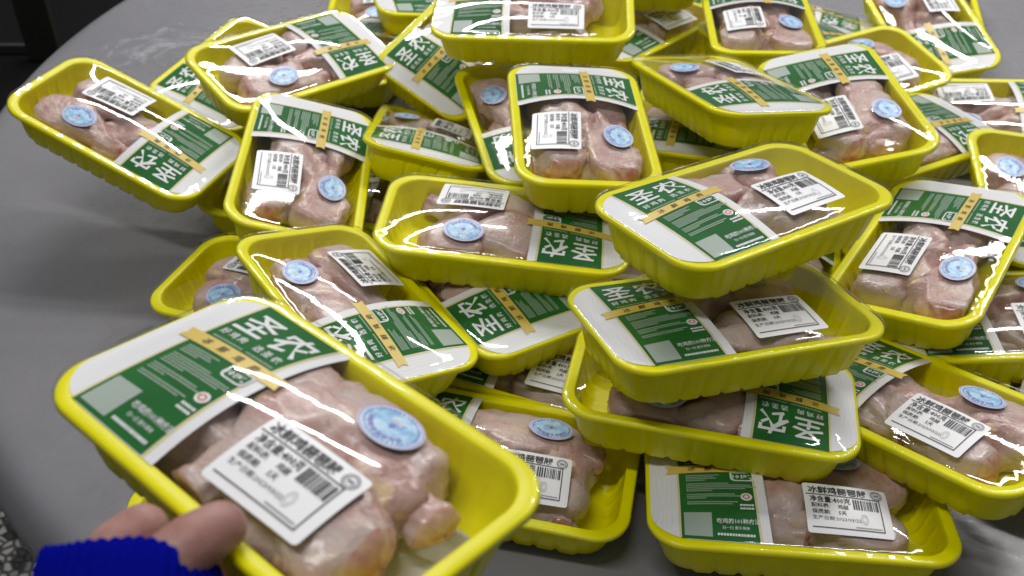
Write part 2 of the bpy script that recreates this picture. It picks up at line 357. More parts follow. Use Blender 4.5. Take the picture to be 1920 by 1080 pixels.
def text(body, size, bold=0.0, cx=0, cy=0, sx=1.0, rot=0.0, spacing=1.0, skew=0.0):
    """letters as flat faces, centred on (cx, cy); size in mm"""
    key = (body, bold, spacing, skew)
    if key not in _tc:
        c = bpy.data.curves.new('lettering', 'FONT'); c.body = body; c.size = 1.0; c.offset = bold; c.resolution_u = 1
        c.space_character = spacing; c.shear = skew
        o = bpy.data.objects.new('lettering', c); COL.objects.link(o)
        dg = bpy.context.evaluated_depsgraph_get(); me = bpy.data.meshes.new_from_object(o.evaluated_get(dg))
        vs = [(v.co.x, v.co.y) for v in me.vertices]; fs = [tuple(p.vertices) for p in me.polygons]
        bpy.data.objects.remove(o); bpy.data.curves.remove(c); bpy.data.meshes.remove(me)
        mx = (min(v[0] for v in vs) + max(v[0] for v in vs)) / 2; my = (min(v[1] for v in vs) + max(v[1] for v in vs)) / 2
        _tc[key] = ([(x - mx, y - my) for x, y in vs], fs, max(v[0] for v in vs) - min(v[0] for v in vs))
    vs, fs, w = _tc[key]
    c, q = math.cos(rot), math.sin(rot)
    return [((x * sx * size) * c - y * size * q + cx, (x * sx * size) * q + y * size * c + cy) for x, y in vs], fs
def text_w(body, size, width, **kw):
    t = text(body, 1.0, **{k: v for k, v in kw.items() if k in ('bold', 'spacing')}); w = max(v[0] for v in t[0]) - min(v[0] for v in t[0])
    return text(body, size, sx=width / (w * size), **kw)
def greek(sh, x0, x1, y, hgt, rr, unit=1.5, gap=0.45):
    x = x0
    while x < x1 - 0.4:
        w = unit * rr.uniform(0.65, 1.15); sh.grid(x, y - hgt / 2, min(x + w, x1), y + hgt / 2); x += w + gap

# ---- artwork of the band (local mm: label end at -x, name at +y)
def art_band():
    rr = random.Random(3); P = {}
    paper = Sheet()
    # rounded end, straight inner edge bowed slightly
    nx, ny = 30, 36
    def clip(x, y):
        a, b, rc = 107.3, 57.0, 28.0
        # squeeze the outer end into a rounded outline
        if x < -a + rc:
            d = (-a + rc) - x
            k = math.sqrt(max(0.0, 1 - (d / rc) ** 2)); lim = (b - rc * 0.86) + rc * 0.86 * k
            y = y / b * lim
        if x > -40: x = x + (-(1 - (y / 57.0) ** 2)) * 2.2 * ((x + 40) / 17.0)
        return x, y
    b0 = len(paper.v)
    xs = [-107.2, -106.6, -105.4, -103.5, -101, -98, -94, -90, -86, -82, -78] + [-78 + i * 4.0 for i in range(1, 10)] + [-40, -36, -32, -28, -23]
    xs = sorted(set(xs))
    for x in xs:
        for j in range(ny + 1):
            paper.v.append(clip(x, -57.0 + 114.0 * j / ny))
    for i in range(len(xs) - 1):
        for j in range(ny):
            a = i * (ny + 1) + j; paper.f.append((a, a + ny + 1, a + ny + 2, a + 1))
    P['paper'] = paper
    bow = lambda x, y: (x - 2.0 * (1 - (y / 57.0) ** 2) * max(0, (x + 60) / 28.0), y)
    P['green'] = Sheet().grid(-86, -56.6, -31.5, 56.8, 14, 28, bow)
    P['lines'] = Sheet().grid(-87.6, -56.6, -86.1, 56.8, 1, 28).grid(-31.3, -56.6, -29.6, 56.8, 1, 28, bow)
    rib = Sheet(); w = 4.4
    rib.grid(-92, 11 - w, -22.5, 11 + w, 18, 2)
    rib.poly([(-92, 11 - w), (-92, 11), (-93.6, 11), (-95.4, 11 - w)]).poly([(-92, 11), (-92, 11 + w), (-95.4, 11 + w), (-93.6, 11)])
    rib.poly([(-22.5, 11 - w), (-19.4, 11 - w), (-21, 11), (-22.5, 11)]).poly([(-22.5, 11), (-21, 11), (-19.4, 11 + w), (-22.5, 11 + w)])
    P['ribbon'] = rib
    P['char0'] = Sheet().add(text('圣', 23.0, 0.017, -71, 39.5, sx=1.0, skew=0.12))
    P['char1'] = Sheet().add(text('农', 23.0, 0.017, -46, 39.5, sx=1.0, skew=0.12))
    big = Sheet()
    for i, ch in enumerate('好鸡肉'): big.add(text(ch, 5.6, 0.012, -79.5 + i * 7.0, 24.0))
    for i, ch in enumerate('选圣农'): big.add(text(ch, 5.6, 0.012, -53.5 + i * 7.0, 24.0))
    big.add(text_w('吃鸡的101种方法', 4.6, 30, bold=0.01, cx=-46, cy=-40.5))
    big.add(text_w('扫一扫 更多美味', 3.0, 19, cx=-48, cy=-46.0))
    greek(big, -61, -35, -51.5, 1.9, rr, 1.8, 0.5)
    # rounded 101 badge under the ribbon
    bx, by = -40.5, 1.6
    bd = Sheet(); bw, bh = 8.6, 4.6
    pts = [(bx - bw, by + bh), (bx - bw, by - bh * 0.35)] + [(bx - bw + 3.6 - 3.6 * math.cos(t), by - bh * 0.35 - 3.4 * math.sin(t)) for t in (0.4, 0.8, 1.2, 1.57)] \
        + [(bx + bw - 3.6 + 3.6 * math.sin(t), by - bh * 0.35 - 3.4 * math.cos(t)) for t in (0, 0.4, 0.8, 1.2)] + [(bx + bw, by - bh * 0.35), (bx + bw, by + bh)]
    bd.poly(pts)
    big.v_b = None
    P['badge'] = bd
    inner = [(bx + (x - bx) * 0.84, by + (y - by) * 0.78) for x, y in pts]
    P['badge_in'] = Sheet().poly(inner)
    P['badge_tx'] = Sheet().add(text_w('101', 5.0, 7.0, bold=0.03, cx=bx - 3.4, cy=by - 0.6)).add(text_w('净膳', 4.6, 6.6, bold=0.02, cx=bx + 3.6, cy=by - 0.6))
    P['big'] = big
    bt = Sheet()
    for i, ch in enumerate('冰鲜鸡肉'): bt.add(text(ch, 5.6, 0.014, -76.5 + i * 12.2, 11.0, skew=0.15))
    P['rib_text'] = bt
    sm = Sheet()
    y = 3.5; ws = [24, 20, 22, 14, 0.01, 30, 46, 50, 42, 18, 0.01, 34, 40, 14, 0.01, 36, 32]
    for wd in ws:
        if wd > 1: greek(sm, -81, -81 + wd, y, 1.05, rr, 1.3, 0.35)
        y -= 1.82
    greek(sm, -81, -58, 17.6, 1.2, rr, 1.6, 0.5); greek(sm, -55, -35, 17.6, 1.2, rr, 1.6, 0.5)
    P['small'] = sm
    P['patch'] = Sheet().grid(-84, -54, -64.5, -33.5, 3, 3)
    rd = Sheet().disc(-39, -19, 4.2, 18, 0.85, 2); greek(rd, -44, -34, -26.5, 1.6, rr, 1.7, 0.4); greek(rd, -44, -34, -29.5, 1.6, rr, 1.7, 0.4)
    P['round'] = rd
    P['round_red'] = Sheet().ring(-39, -19, 1.6, 2.6, 14, 0.85)
    return P
def art_label():
    rr = random.Random(5); bk = Sheet(); gy = Sheet()
    # centred on 0,0; 60 x 44
    paper = Sheet()
    nx, ny = 12, 9
    def rc(x, y):
        r = 2.2; ax, ay = 30 - r, 22 - r
        if abs(x) > ax and abs(y) > ay:
            dx, dy = abs(x) - ax, abs(y) - ay; m_ = max(dx, dy); d = math.hypot(dx, dy) or 1
            k = m_ / d; dx, dy = dx * k, dy * k; x = math.copysign(ax + dx, x); y = math.copysign(ay + dy, y)
        return x, y
    xs = [-30, -29, -27.8] + [-27.8 + i * 5.56 for i in range(1, 10)] + [27.8, 29, 30]; ys = [-22, -21, -19.8] + [-19.8 + i * 4.95 for i in range(1, 8)] + [19.8, 21, 22]
    xs = sorted(set(xs)); ys = sorted(set(ys))
    for y in ys:
        for x in xs: paper.v.append(rc(x, y))
    for j in range(len(ys) - 1):
        for i in range(len(xs) - 1):
            a = j * len(xs) + i; paper.f.append((a, a + 1, a + len(xs) + 1, a + len(xs)))
    bk.add(text_w('冰鲜鸡琵琶腿', 7.2, 42, bold=0.02, cx=-5.5, cy=15.6))
    bk.grid(-28.5, 10.6, 24, 11.3, 8, 1)
    bk.add(text_w('净含量:400克', 6.0, 29, bold=0.012, cx=-11.5, cy=6.8))
    bk.add(text_w('配料表:', 4.2, 13, bold=0.008, cx=-19, cy=1.1)).add(text_w('鸡腿', 4.2, 7.6, bold=0.008, cx=-3, cy=1.1))
    bk.add(text_w('保质期:', 4.2, 13, bold=0.008, cx=-19, cy=-4.3)).add(text_w('5天', 4.2, 5.6, bold=0.008, cx=-4, cy=-4.3))
    bk.add(text_w('生产日期:2023/03/22', 3.6, 34, cx=-8.6, cy=-9.4))
    bk.grid(-26.5, -17.6, 24, -16.9, 8, 1).grid(23.3, -17.6, 24, 10.6, 1, 4)
    x = 4.5
    while x < 22.5:
        w = rr.choice([0.45, 0.7, 1.1]); bk.grid(x, 0.2, x + w, 9.2, 1, 3); x += w + rr.choice([0.4, 0.6, 0.9])
    gy.ring(22.6, 15.6, 3.9, 4.4, 22).ring(22.6, 15.6, 2.6, 2.9, 18).grid(20.9, 14.8, 24.3, 16.4).ring(11.0, -8.0, 2.3, 2.5, 22, 1.7).ring(11.0, -8.0, 1.3, 1.45, 16, 1.8)
    for k in range(16):
        t = 2 * math.pi * k / 16; gy.grid(22.6 + 3.35 * math.cos(t) - 0.3, 15.6 + 3.35 * math.sin(t) - 0.3, 22.6 + 3.35 * math.cos(t) + 0.3, 15.6 + 3.35 * math.sin(t) + 0.3)
    greek(gy, 4, 22, -15.2, 0.9, rr, 0.9, 0.3)
    return dict(paper=paper, black=bk, grey=gy)
def art_seal():
    e = 0.77; g = Sheet().ring(0, 0, 15.6, 18.0, 40, e); c = Sheet().disc(0, 0, 15.8, 40, e, 3)
    v = Sheet().ring(0, 0, 16.9, 17.25, 40, e)
    for k in range(34):
        t = 2 * math.pi * k / 34; d = 14.4; s = Sheet(); s.grid(-0.45, -0.5, 0.45, 0.5); v.add((s.v, s.f), d * math.cos(t), d * math.sin(t) * e, t)
    bl = Sheet()
    for k in range(8):
        t = R_(205 + k * 18.5); s = Sheet(); s.grid(-1.4, -1.3, 1.4, 1.3)
        bl.add(text('动物检疫合格验讫'[k], 3.0, 0.02, 0, 0, rot=t + math.pi / 2), 11.2 * math.cos(t), 8.6 * math.sin(t))
    v.disc(0, 0.4, 1.5, 10, 1, 1)
    w = Sheet().add(text_w('检疫', 4.2, 8, bold=0.01, cx=0, cy=4.4))
    return dict(ground=g, centre=c, violet=v, black=bl, white=w)
ART = art_band(); LAB = art_label(); SEAL = art_seal()

def lay(name, sh, pk, z, material, parent, dx=0.0, dy=0.0, rot=0.0, smooth=False):
    c, q = math.cos(rot), math.sin(rot); vs = []
    for x, y in sh.v:
        X, Y = (x * c - y * q + dx) * 0.001, (x * q + y * c + dy) * 0.001
        vs.append((X, Y, pk.h(X, Y) + z))
    o = mesh_obj(name, vs, sh.f, material, parent, smooth)
    if name in ('lettering', 'small_print', 'stamp', 'seal_ring', 'gold_line', 'ribbon_lettering', 'badge_lettering', 'round_logo'): o['kind'] = 'stuff'
    return o

def drumstick(seed):
    r = random.Random(seed); n, K = 36, 22; Ln = r.uniform(0.098, 0.112); R0 = r.uniform(0.0245, 0.0300); bend = r.uniform(-0.012, 0.012)
    prof = [(0, 0.02), (0.02, 0.38), (0.06, 0.66), (0.12, 0.85), (0.22, 0.98), (0.34, 1.0), (0.46, 0.90), (0.58, 0.70), (0.70, 0.50), (0.80, 0.40), (0.87, 0.37), (0.92, 0.43), (0.96, 0.44), (0.985, 0.30), (1, 0.03)]
    def rad(t):
        for (a, ra), (b, rb) in zip(prof, prof[1:]):
            if t <= b: u = (t - a) / (b - a); return ra + (rb - ra) * u
        return 0.03
    verts = []; 
    ts = [0, 0.01, 0.03, 0.07, 0.12] + [0.12 + (0.88 - 0.12) * i / 24 for i in range(1, 25)] + [0.91, 0.945, 0.97, 0.99, 1]
    for t in ts:
        x = Ln / 2 - t * Ln; rr_ = R0 * rad(t)
        for i in range(n):
            a = 2 * math.pi * i / n; d = 1 + 0.34 * noise.noise(Vector((math.cos(a) * 1.3 + seed, math.sin(a) * 1.3, t * 3.5))) + 0.12 * noise.noise(Vector((math.cos(a) * 3 + seed, math.sin(a) * 3, t * 9))) + 0.07 * noise.noise(Vector((math.cos(a) * 6 + seed, math.sin(a) * 6, t * 20)))
            verts.append((x, rr_ * d * math.cos(a) + bend * math.sin(t * 2.4), rr_ * d * math.sin(a) * 0.88))
    faces = []; K = len(ts)
    for k in range(K - 1):
        for i in range(n):
            j = (i + 1) % n; faces.append((k * n + i, (k + 1) * n + i, (k + 1) * n + j, k * n + j))
    return verts, faces, K, n
DRUM = [drumstick(s) for s in range(8)]
LAYOUTS = [
    [(34, 25, 4, 0), (30, -23, -6, 0), (-38, 26, 186, -2), (-40, -20, 172, -1), (8, 2, 200, -5), (52, 2, 95, -7)],
    [(26, 26, -12, 0), (34, -20, 14, -1), (-36, 10, 178, 0), (-44, -27, 8, -4), (-30, 34, 170, -4), (10, 4, 60, -3)],
    [(38, 8, 82, -1), (4, -20, -8, 0), (2, 27, 190, -1), (-46, -8, 176, -2), (-50, 28, 10, -5), (30, -30, 150, -4)],
    [(32, 25, 176, -1), (30, -22, 8, 0), (-34, -22, 190, -3), (-34, 24, -4, -1), (0, 0, 90, -6), (50, 0, 100, -4)],
]
def add_chicken(root, pk, layout, seed):
    r = random.Random(seed)
    for (x, y, yaw, dz) in LAYOUTS[layout % len(LAYOUTS)]:
        vs, fs, K, n = DRUM[r.randrange(len(DRUM))]
        yw = R_(yaw + r.uniform(-7, 7)); roll = r.uniform(0, 6.28); x_, y_ = (x + r.uniform(-3, 3)) / 1000, (y + r.uniform(-2, 2)) / 1000
        zc = -H + 0.0255 + dz * 0.001
        c, q = math.cos(yw), math.sin(yw); cr, sr = math.cos(roll), math.sin(roll); out = []
        for (X, Y, Z) in vs:
            Y, Z = Y * cr - Z * sr, (Y * sr + Z * cr) * 0.95
            px, py, pz = X * c - Y * q + x_, X * q + Y * c + y_, Z + zc
            lim = A_ - 0.0135 - max(0, -pz) * TP / H * 0.8
            px = max(-lim, min(lim, px)); ly = B_ - 0.0135 - max(0, -pz) * TP / H * 0.8; py = max(-ly, min(ly, py))
            top = pk.h(px, py) - 0.0009
            if pz > top - 0.003: pz = top - 0.003 + 0.0026 * (1 - math.exp(-(pz - top + 0.003) / 0.0026))
            pz = max(pz, -H + 0.0052)
            out.append((px, py, pz))
        o = mesh_obj('drumstick', out, fs, M['skin'], root, True)
        o.data.materials.append(M['meat'])
        cut = r.random() < 0.55
        kk = 3 if cut else 0
        for i, p in enumerate(o.data.polygons):
            k = i // n
            if k < kk or k > K - 5: p.material_index = 1

def make_pack(key, pose, label, opts):
    seed = sum(ord(ch) * (i + 3) for i, ch in enumerate(key)) + opts.get('seed', 0); pk = Pack(seed)
    if 'B' in opts: pk.B = opts['B']
    root = bpy.data.objects.new('chicken_pack', None); COL.objects.link(root)
    yaw, tx, ty, x, y, z = pose
    v = Vector((tx, ty, 0)); ang = v.length
    Rm = (Matrix.Rotation(ang, 4, v.normalized()) if ang > 1e-9 else Matrix.Identity(4)) @ Matrix.Rotation(yaw, 4, 'Z')
    Rm.translation = (x, y, z); root.matrix_world = Rm; root.empty_display_size = 0.02
    tag(root, label, 'meat pack', 'packs of chicken drumsticks heaped on the table' if key != 'AH' else None)
    link('tray', TRAY, root)
    v_, f_ = film_mesh(pk); film = mesh_obj('film', v_, f_, M['film_creased' if key in ('W', 'AB', 'U', 'V2', 'R', 'B2', 'AF', 'M', 'D') or key[0] == 'f' else 'film'], root, True)
    add_chicken(root, pk, opts.get('lay', seed), seed)
    if opts.get('pad'): mesh_obj('absorbent_pad', [(x_, y_, -H + 0.0056 + 0.001 * ((i * 7) % 3) / 3) for i, (x_, y_) in enumerate([(-0.07, -0.036), (0.086, -0.036), (0.086, 0.036), (-0.07, 0.036)])], [(0, 1, 2, 3)], M['pad'], root)
    # band
    pb = lay('paper_band', ART['paper'], pk, 0.0004, M['paper'], root, smooth=True)
    lay('green_panel', ART['green'], pk, 0.0006, M['green'], pb, smooth=True)
    lay('gold_line', ART['lines'], pk, 0.0006, M['pale_gold'], pb)
    lay('character', ART['char0'], pk, 0.0009, M['white_ink'], pb); lay('character', ART['char1'], pk, 0.0009, M['white_ink'], pb)
    lay('lettering', ART['big'], pk, 0.0009, M['white_ink'], pb)
    lay('small_print', ART['small'], pk, 0.0009, M['soft_ink'], pb)
    lay('blank_patch', ART['patch'], pk, 0.0008, M['patch'], pb)
    lay('badge', ART['badge'], pk, 0.0010, M['white_ink'], pb); lay('badge', ART['badge_in'], pk, 0.0012, M['green'], pb); lay('badge_lettering', ART['badge_tx'], pk, 0.0014, M['white_ink'], pb)
    lay('round_logo', ART['round'], pk, 0.0009, M['white_ink'], pb); lay('round_logo', ART['round_red'], pk, 0.0011, M['red_ink'], pb)
    rb = lay('ribbon', ART['ribbon'], pk, 0.0010, M['gold'], pb)
    lay('ribbon_lettering', ART['rib_text'], pk, 0.0013, M['brown_ink'], pb)
    # label and seal stuck on the wrap
    lx, ly, lr = opts.get('label', (29 + pk.r.uniform(-4, 3), -24 + pk.r.uniform(-1.5, 3), pk.r.uniform(-5, 5)))
    wl = lay('weight_label', LAB['paper'], pk, FILM_Z + 0.0001, M['label'], root, lx, ly, R_(lr), True)
    lay('lettering', LAB['black'], pk, FILM_Z + 0.0005, M['black_ink'], wl, lx, ly, R_(lr)); lay('stamp', LAB['grey'], pk, FILM_Z + 0.0005, M['grey_ink'], wl, lx, ly, R_(lr))
    sx_, sy_, sr = opts.get('seal', (36 + pk.r.uniform(-3, 3), 31 + pk.r.uniform(-2, 1), pk.r.uniform(-9, 9)))
    sl = lay('round_seal', SEAL['ground'], pk, FILM_Z + 0.0001, M['seal_rim'], root, sx_, sy_, R_(sr))
    lay('seal_centre', SEAL['centre'], pk, FILM_Z + 0.0002, M['seal'], sl, sx_, sy_, R_(sr)); lay('seal_ring', SEAL['violet'], pk, FILM_Z + 0.0006, M['violet_ink'], sl, sx_, sy_, R_(sr))
    lay('lettering', SEAL['black'], pk, FILM_Z + 0.0006, M['violet_ink'], sl, sx_, sy_, R_(sr)); lay('lettering', SEAL['white'], pk, FILM_Z + 0.0006, M['white_ink'], sl, sx_, sy_, R_(sr))
    return root

POSES = {
    'A': (2.7621, 0.1314, 0.3035, -0.3908, 0.9679, 0.1201),
    'B': (3.8624, 0.1424, 0.1902, -0.2446, 1.1089, 0.1280),
    'B2': (1.2079, 0.1545, 0.2550, -0.3426, 1.2203, 0.0568),
    'C': (4.7442, 0.0788, 0.2949, -0.2037, 0.9094, 0.1096),
    'C2': (4.4954, 0.0134, 0.0609, -0.2492, 1.0192, 0.0421),
    'D': (1.5412, -0.3098, 0.2541, -0.0871, 1.0138, 0.0831),
    'E': (1.0787, 0.3837, 0.3080, -0.0557, 1.1897, 0.1071),
    'F': (6.2232, 0.1193, -0.0093, 0.0238, 1.1135, 0.1833),
    'G': (0.2463, -0.0607, 0.1250, -0.0787, 1.3816, 0.0844),
    'G2': (4.4408, -0.0635, 0.0230, -0.1850, 1.2850, 0.0565),
    'H': (1.7968, 0.0970, 0.0327, 0.0187, 0.9985, 0.1131),
    'I': (4.7552, 0.0119, 0.0701, 0.0632, 0.8768, 0.1744),
    'J': (1.8837, -0.2142, 0.0633, 0.2148, 0.9746, 0.1647),
    'K': (0.8162, -0.0065, 0.0119, 0.1656, 1.3009, 0.0843),
    'LP': (-0.0840, 0.2154, -0.0387, 0.1372, 1.3322, 0.1532),
    'M': (4.6344, -0.0422, -0.0242, 0.2955, 1.2050, 0.1346),
    'N': (4.8100, 0.0628, -0.1651, 0.3360, 0.9763, 0.1418),
    'O': (0.4027, 0.1689, 0.0028, 0.4010, 1.1555, 0.0900),
    'P': (1.7380, 0.2831, -0.0533, 0.5566, 1.3567, 0.0680),
    'Q': (2.8721, -0.1741, 0.1482, 0.3922, 1.4005, 0.0574),
    'Q2': (3.5287, -0.0976, 0.1053, 0.3533, 1.2707, 0.0786),
    'R': (3.7284, 0.0061, 0.1199, 0.4255, 1.0142, 0.0852),
    'S': (2.9669, 0.1324, -0.0968, 0.5702, 1.1302, 0.0511),
    'U': (4.1130, -0.0577, -0.1711, 0.3703, 0.7668, 0.1106),
    'V': (-0.0132, -0.0532, -0.0610, 0.4298, 0.7200, 0.0732),
    'V2': (1.3943, 0.1114, 0.0517, 0.5232, 0.8832, 0.0863),
    'W': (5.4017, -0.1711, -0.0805, 0.3112, 0.5954, 0.0850),
    'X': (0.5961, -0.0883, 0.0299, 0.1784, 0.6855, 0.2119),
    'Y': (0.3399, -0.1527, 0.0533, 0.1591, 0.6223, 0.1537),
    'Z': (2.9322, -0.0897, 0.0565, 0.1532, 0.6039, 0.0951),
    'AA': (-0.0883, -0.1066, 0.0168, 0.2094, 0.5332, 0.0528),
    'AB': (-0.2022, 0.0024, 0.0597, -0.0124, 0.5791, 0.0451),
    'AC': (5.8876, -0.0115, 0.0048, 0.0274, 0.7021, 0.0391),
    'AD': (2.1252, 0.0084, 0.0484, -0.0246, 0.7656, 0.0849),
    'AE': (2.1970, -0.0975, 0.2435, -0.1297, 0.6918, 0.1112),
    'AF': (2.7798, 0.0110, -0.0357, -0.2209, 0.7933, 0.0428),
    'AG': (3.0631, -0.0238, 0.0861, -0.0064, 0.7819, 0.1259),
    'AH': (-0.7155, -0.0885, 0.0886, -0.1007, 0.3449, 0.3045),
    'AI': (1.7733, -0.0048, 0.0233, -0.2063, 0.4603, 0.0402),
    'AJ': (1.3274, -0.1561, 0.0431, 0.1938, 1.0395, 0.0879),
    'AL': (4.4158, -0.0835, 0.2932, 0.2425, 0.7995, 0.0786),
    'f0': (1.9459, 0.0010, 0.0010, 0.2768, 1.2453, 0.0400),
    'f1': (2.3967, 0.0010, 0.0010, 0.5849, 0.8647, 0.0400),
    'f2': (4.8594, 0.0010, 0.0010, 0.0766, 1.4883, 0.0400),
    'f3': (0.8714, 0.0010, 0.0010, 0.0336, 1.2792, 0.0400),
    'f4': (1.9582, 0.0010, 0.0010, 0.2014, 1.0122, 0.0400),
    'f5': (4.2748, 0.0010, 0.0010, 0.2034, 1.4613, 0.0400),
    'f6': (0.2189, 0.0010, 0.0010, -0.0015, 0.8617, 0.0400),
    'f7': (4.1955, 0.0010, 0.0010, 0.4757, 0.6490, 0.0400),
    'f8': (4.9217, 0.0010, 0.0010, 0.3737, 0.9475, 0.0400),
    'f9': (1.3130, 0.0010, 0.0010, 0.1453, 0.8275, 0.0400),
    'f10': (4.4185, 0.0010, 0.0010, 0.0926, 1.1706, 0.0400),
    'f11': (3.1731, 0.0010, 0.0010, -0.1545, 1.4600, 0.0400),
    'f12': (4.4803, 0.0010, 0.0010, 0.6090, 1.4781, 0.0400),
    'f13': (6.0885, 0.0010, 0.0010, -0.1182, 0.9594, 0.0400),
}
INFO = {
    'A': ('leftmost pack, raised over bare grey table, its green band at the lower right end', dict(lay=0)),
    'B': ('top left pack with its label by the upper rim, band at its right', dict(lay=1)),
    'B2': ('pack between the leftmost and top left packs, only band and yellow corner showing', dict()),
    'C': ('upright pack left of centre, band on top, beside the green end of the leftmost pack', dict(lay=0)),
    'C2': ('buried pack whose yellow corner peeks from under the upright pack left of centre', dict()),
    'D': ('small-looking foreshortened pack just right of the upright pack left of centre', dict()),
    'E': ('slanting pack mostly showing band, its white strip running down its lower left side', dict()),
    'F': ('top middle pack cut by the upper frame edge, long side wall facing the viewer', dict(lay=2)),
    'G': ('pack at the top edge just left of the top middle pack, white strip leftmost', dict()),
    'G2': ('nearly hidden pack whose corner sticks out behind the band end of the top left pack', dict()),
    'H': ('narrowly visible pack tucked under the left side of the central upright pack', dict(lay=0)),
    'I': ('central upright pack high on the heap, band across its top and label at its left', dict(lay=0)),
    'J': ('steeply tilted pack right of the central upright one, tall plain wall below its white strip', dict()),
    'K': ('shaded pack right of the top middle one, with a diagonal yellow rim', dict()),
    'LP': ('pack at the top frame edge of which only the yellow side wall shows', dict()),
    'M': ('upright pack at the top edge right of centre, band cut off by the frame', dict(lay=0)),
    'N': ('upright pack at upper right, its left side overlapped by the steeply tilted pack', dict(lay=3)),
    'O': ('pack behind the upper right upright one, its empty yellow corner pointing right', dict(lay=1)),
    'P': ('farthest right pack at the top, beside bare grey table, band at its lower end', dict(lay=0)),
    'Q': ('pack at the top edge with a broad white strip, left of the farthest right pack', dict()),
    'Q2': ('hidden pack, one small corner showing right of the upright pack at the top edge', dict()),
    'R': ('pack under the right rim of the upper right upright pack, mostly green band showing', dict()),
    'S': ('pack lying level at the right frame edge, label at its far side', dict(lay=0)),
    'U': ('large upright pack at the right, band across its top, seal low', dict(lay=0)),
    'V': ('pack at the right frame edge behind the lower end of the large upright right pack', dict()),
    'V2': ('pack at the right frame edge, seal showing just above the large upright right pack', dict()),
    'W': ('lower right pack cut by the frame edge, band at upper left, label in its middle', dict(lay=0)),
    'X': ('topmost pack right of centre, turned up to the right, white strip at its left end', dict(lay=2)),
    'Y': ('pack right under the topmost one, label showing near its right end', dict(lay=2)),
    'Z': ('third pack down right of centre, name upside down at its right end', dict(lay=2)),
    'AA': ('bottom pack of the stack right of centre, lying level near the lower frame edge', dict(lay=0)),
    'AB': ('pack on the table right of the hand-held one, rounded end and seal showing', dict(lay=3)),
    'AC': ('shaded pack behind the one right of the hand-held pack, its label half hidden', dict()),
    'AD': ('pack in the middle with a broad white strip at its lower right edge', dict()),
    'AE': ('pack directly behind the hand-held one, band at its lower end, label upper right', dict(lay=3)),
    'AF': ('low pack at the left edge of the heap, rounded yellow end behind the hand-held pack', dict(lay=1)),
    'AG': ('level pack in the middle, band at its right end, label at its far side', dict(lay=2)),
    'AH': ('hand-held pack nearest the viewer at the lower left, band at its upper left end', dict(lay=3, pad=1)),
    'AI': ('pack on the table under the hand-held one, one yellow corner showing above the fingers', dict(lay=1)),
    'AJ': ('pack in shade between the central upright pack and the steeply tilted one', dict()),
    'AL': ('pack under the topmost one, only a green corner and yellow rim showing', dict()),
}

# ------------------------------------------------------------------ table and floor
TC = (0.344, 1.264); TR = 0.993
def lathe(prof, n=160):
    verts, faces = [], []
    for r, z in prof:
        for i in range(n):
            a = 2 * math.pi * i / n; verts.append((r * math.cos(a), r * math.sin(a), z))
    for k in range(len(prof) - 1):
        for i in range(n):
            j = (i + 1) % n; faces.append((k * n + i, k * n + j, (k + 1) * n + j, (k + 1) * n + i))
    verts.append((0, 0, prof[0][1])); c = len(verts) - 1
    for i in range(n): faces.append((c, i, (i + 1) % n))
    return verts, faces
troot = bpy.data.objects.new('round_table', None); COL.objects.link(troot); troot.location = (TC[0], TC[1], -0.75)
tag(troot, 'large round grey plastic table with a rounded lip under the heap of packs', 'table')
vv, ff = lathe([(TR - 0.10, 0.75), (TR - 0.03, 0.7502), (TR - 0.014, 0.7508), (TR - 0.004, 0.7505), (TR + 0.004, 0.7488), (TR + 0.011, 0.7450), (TR + 0.018, 0.7380), (TR + 0.023, 0.728), (TR + 0.026, 0.715), (TR + 0.026, 0.690), (TR + 0.021, 0.685), (TR + 0.016, 0.690)])
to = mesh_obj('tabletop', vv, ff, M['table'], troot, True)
bm = bmesh.new(); bm.from_mesh(to.data); bmesh.ops.recalc_face_normals(bm, faces=bm.faces); bm.normal_update()
top = max(bm.faces, key=lambda f: f.calc_center_median().z if len(f.verts) == 3 else -1)
if top.normal.z < 0: bmesh.ops.reverse_faces(bm, faces=bm.faces)
bm.to_mesh(to.data); bm.free()
for k in range(4):
    a = R_(45 + 90 * k); x0, y0 = 0.62 * math.cos(a), 0.62 * math.sin(a); x1, y1 = 0.72 * math.cos(a), 0.72 * math.sin(a)
    vs = []
    for (x, y, z) in ((x0, y0, 0.742), (x1, y1, 0.0)):
        for i in range(10): t = 2 * math.pi * i / 10; vs.append((x + 0.018 * math.cos(t), y + 0.018 * math.sin(t), z))
    mesh_obj('leg', vs, [(i, (i + 1) % 10, 10 + (i + 1) % 10, 10 + i) for i in range(10)] + [tuple(range(10, 20))], M['dark'], troot, True)
fl = mesh_obj('floor', [(-8, -4, -0.75), (8, -4, -0.75), (8, 12, -0.75), (-8, 12, -0.75)], [(0, 1, 2, 3)], M['floor']); tag(fl, kind='structure')

# dark stall shelving behind the table, low down at the left
def box(x0, y0, z0, x1, y1, z1):
    return [(x0, y0, z0), (x1, y0, z0), (x1, y1, z0), (x0, y1, z0), (x0, y0, z1), (x1, y0, z1), (x1, y1, z1), (x0, y1, z1)], [(0, 3, 2, 1), (4, 5, 6, 7), (0, 1, 5, 4), (1, 2, 6, 5), (2, 3, 7, 6), (3, 0, 4, 7)]
cb = bpy.data.objects.new('storage_cabinet', None); COL.objects.link(cb); cb.location = (-1.6, 2.6, -0.75)
tag(cb, 'low near-black cabinet with rails in the dark behind the table edge', 'cabinet')
def part(name, b, m_, par): return mesh_obj(name, b[0], b[1], M[m_], par)
part('base_box', box(-1.1, -1.02, 0.0, 0.86, 1.6, 0.40), 'dark_board', cb)
part('top_board', box(-1.14, -1.06, 0.402, 0.90, 1.64, 0.43), 'dark', cb)
part('rail', box(-1.1, -0.53, 0.432, 0.62, -0.518, 0.450), 'grey_metal', cb)
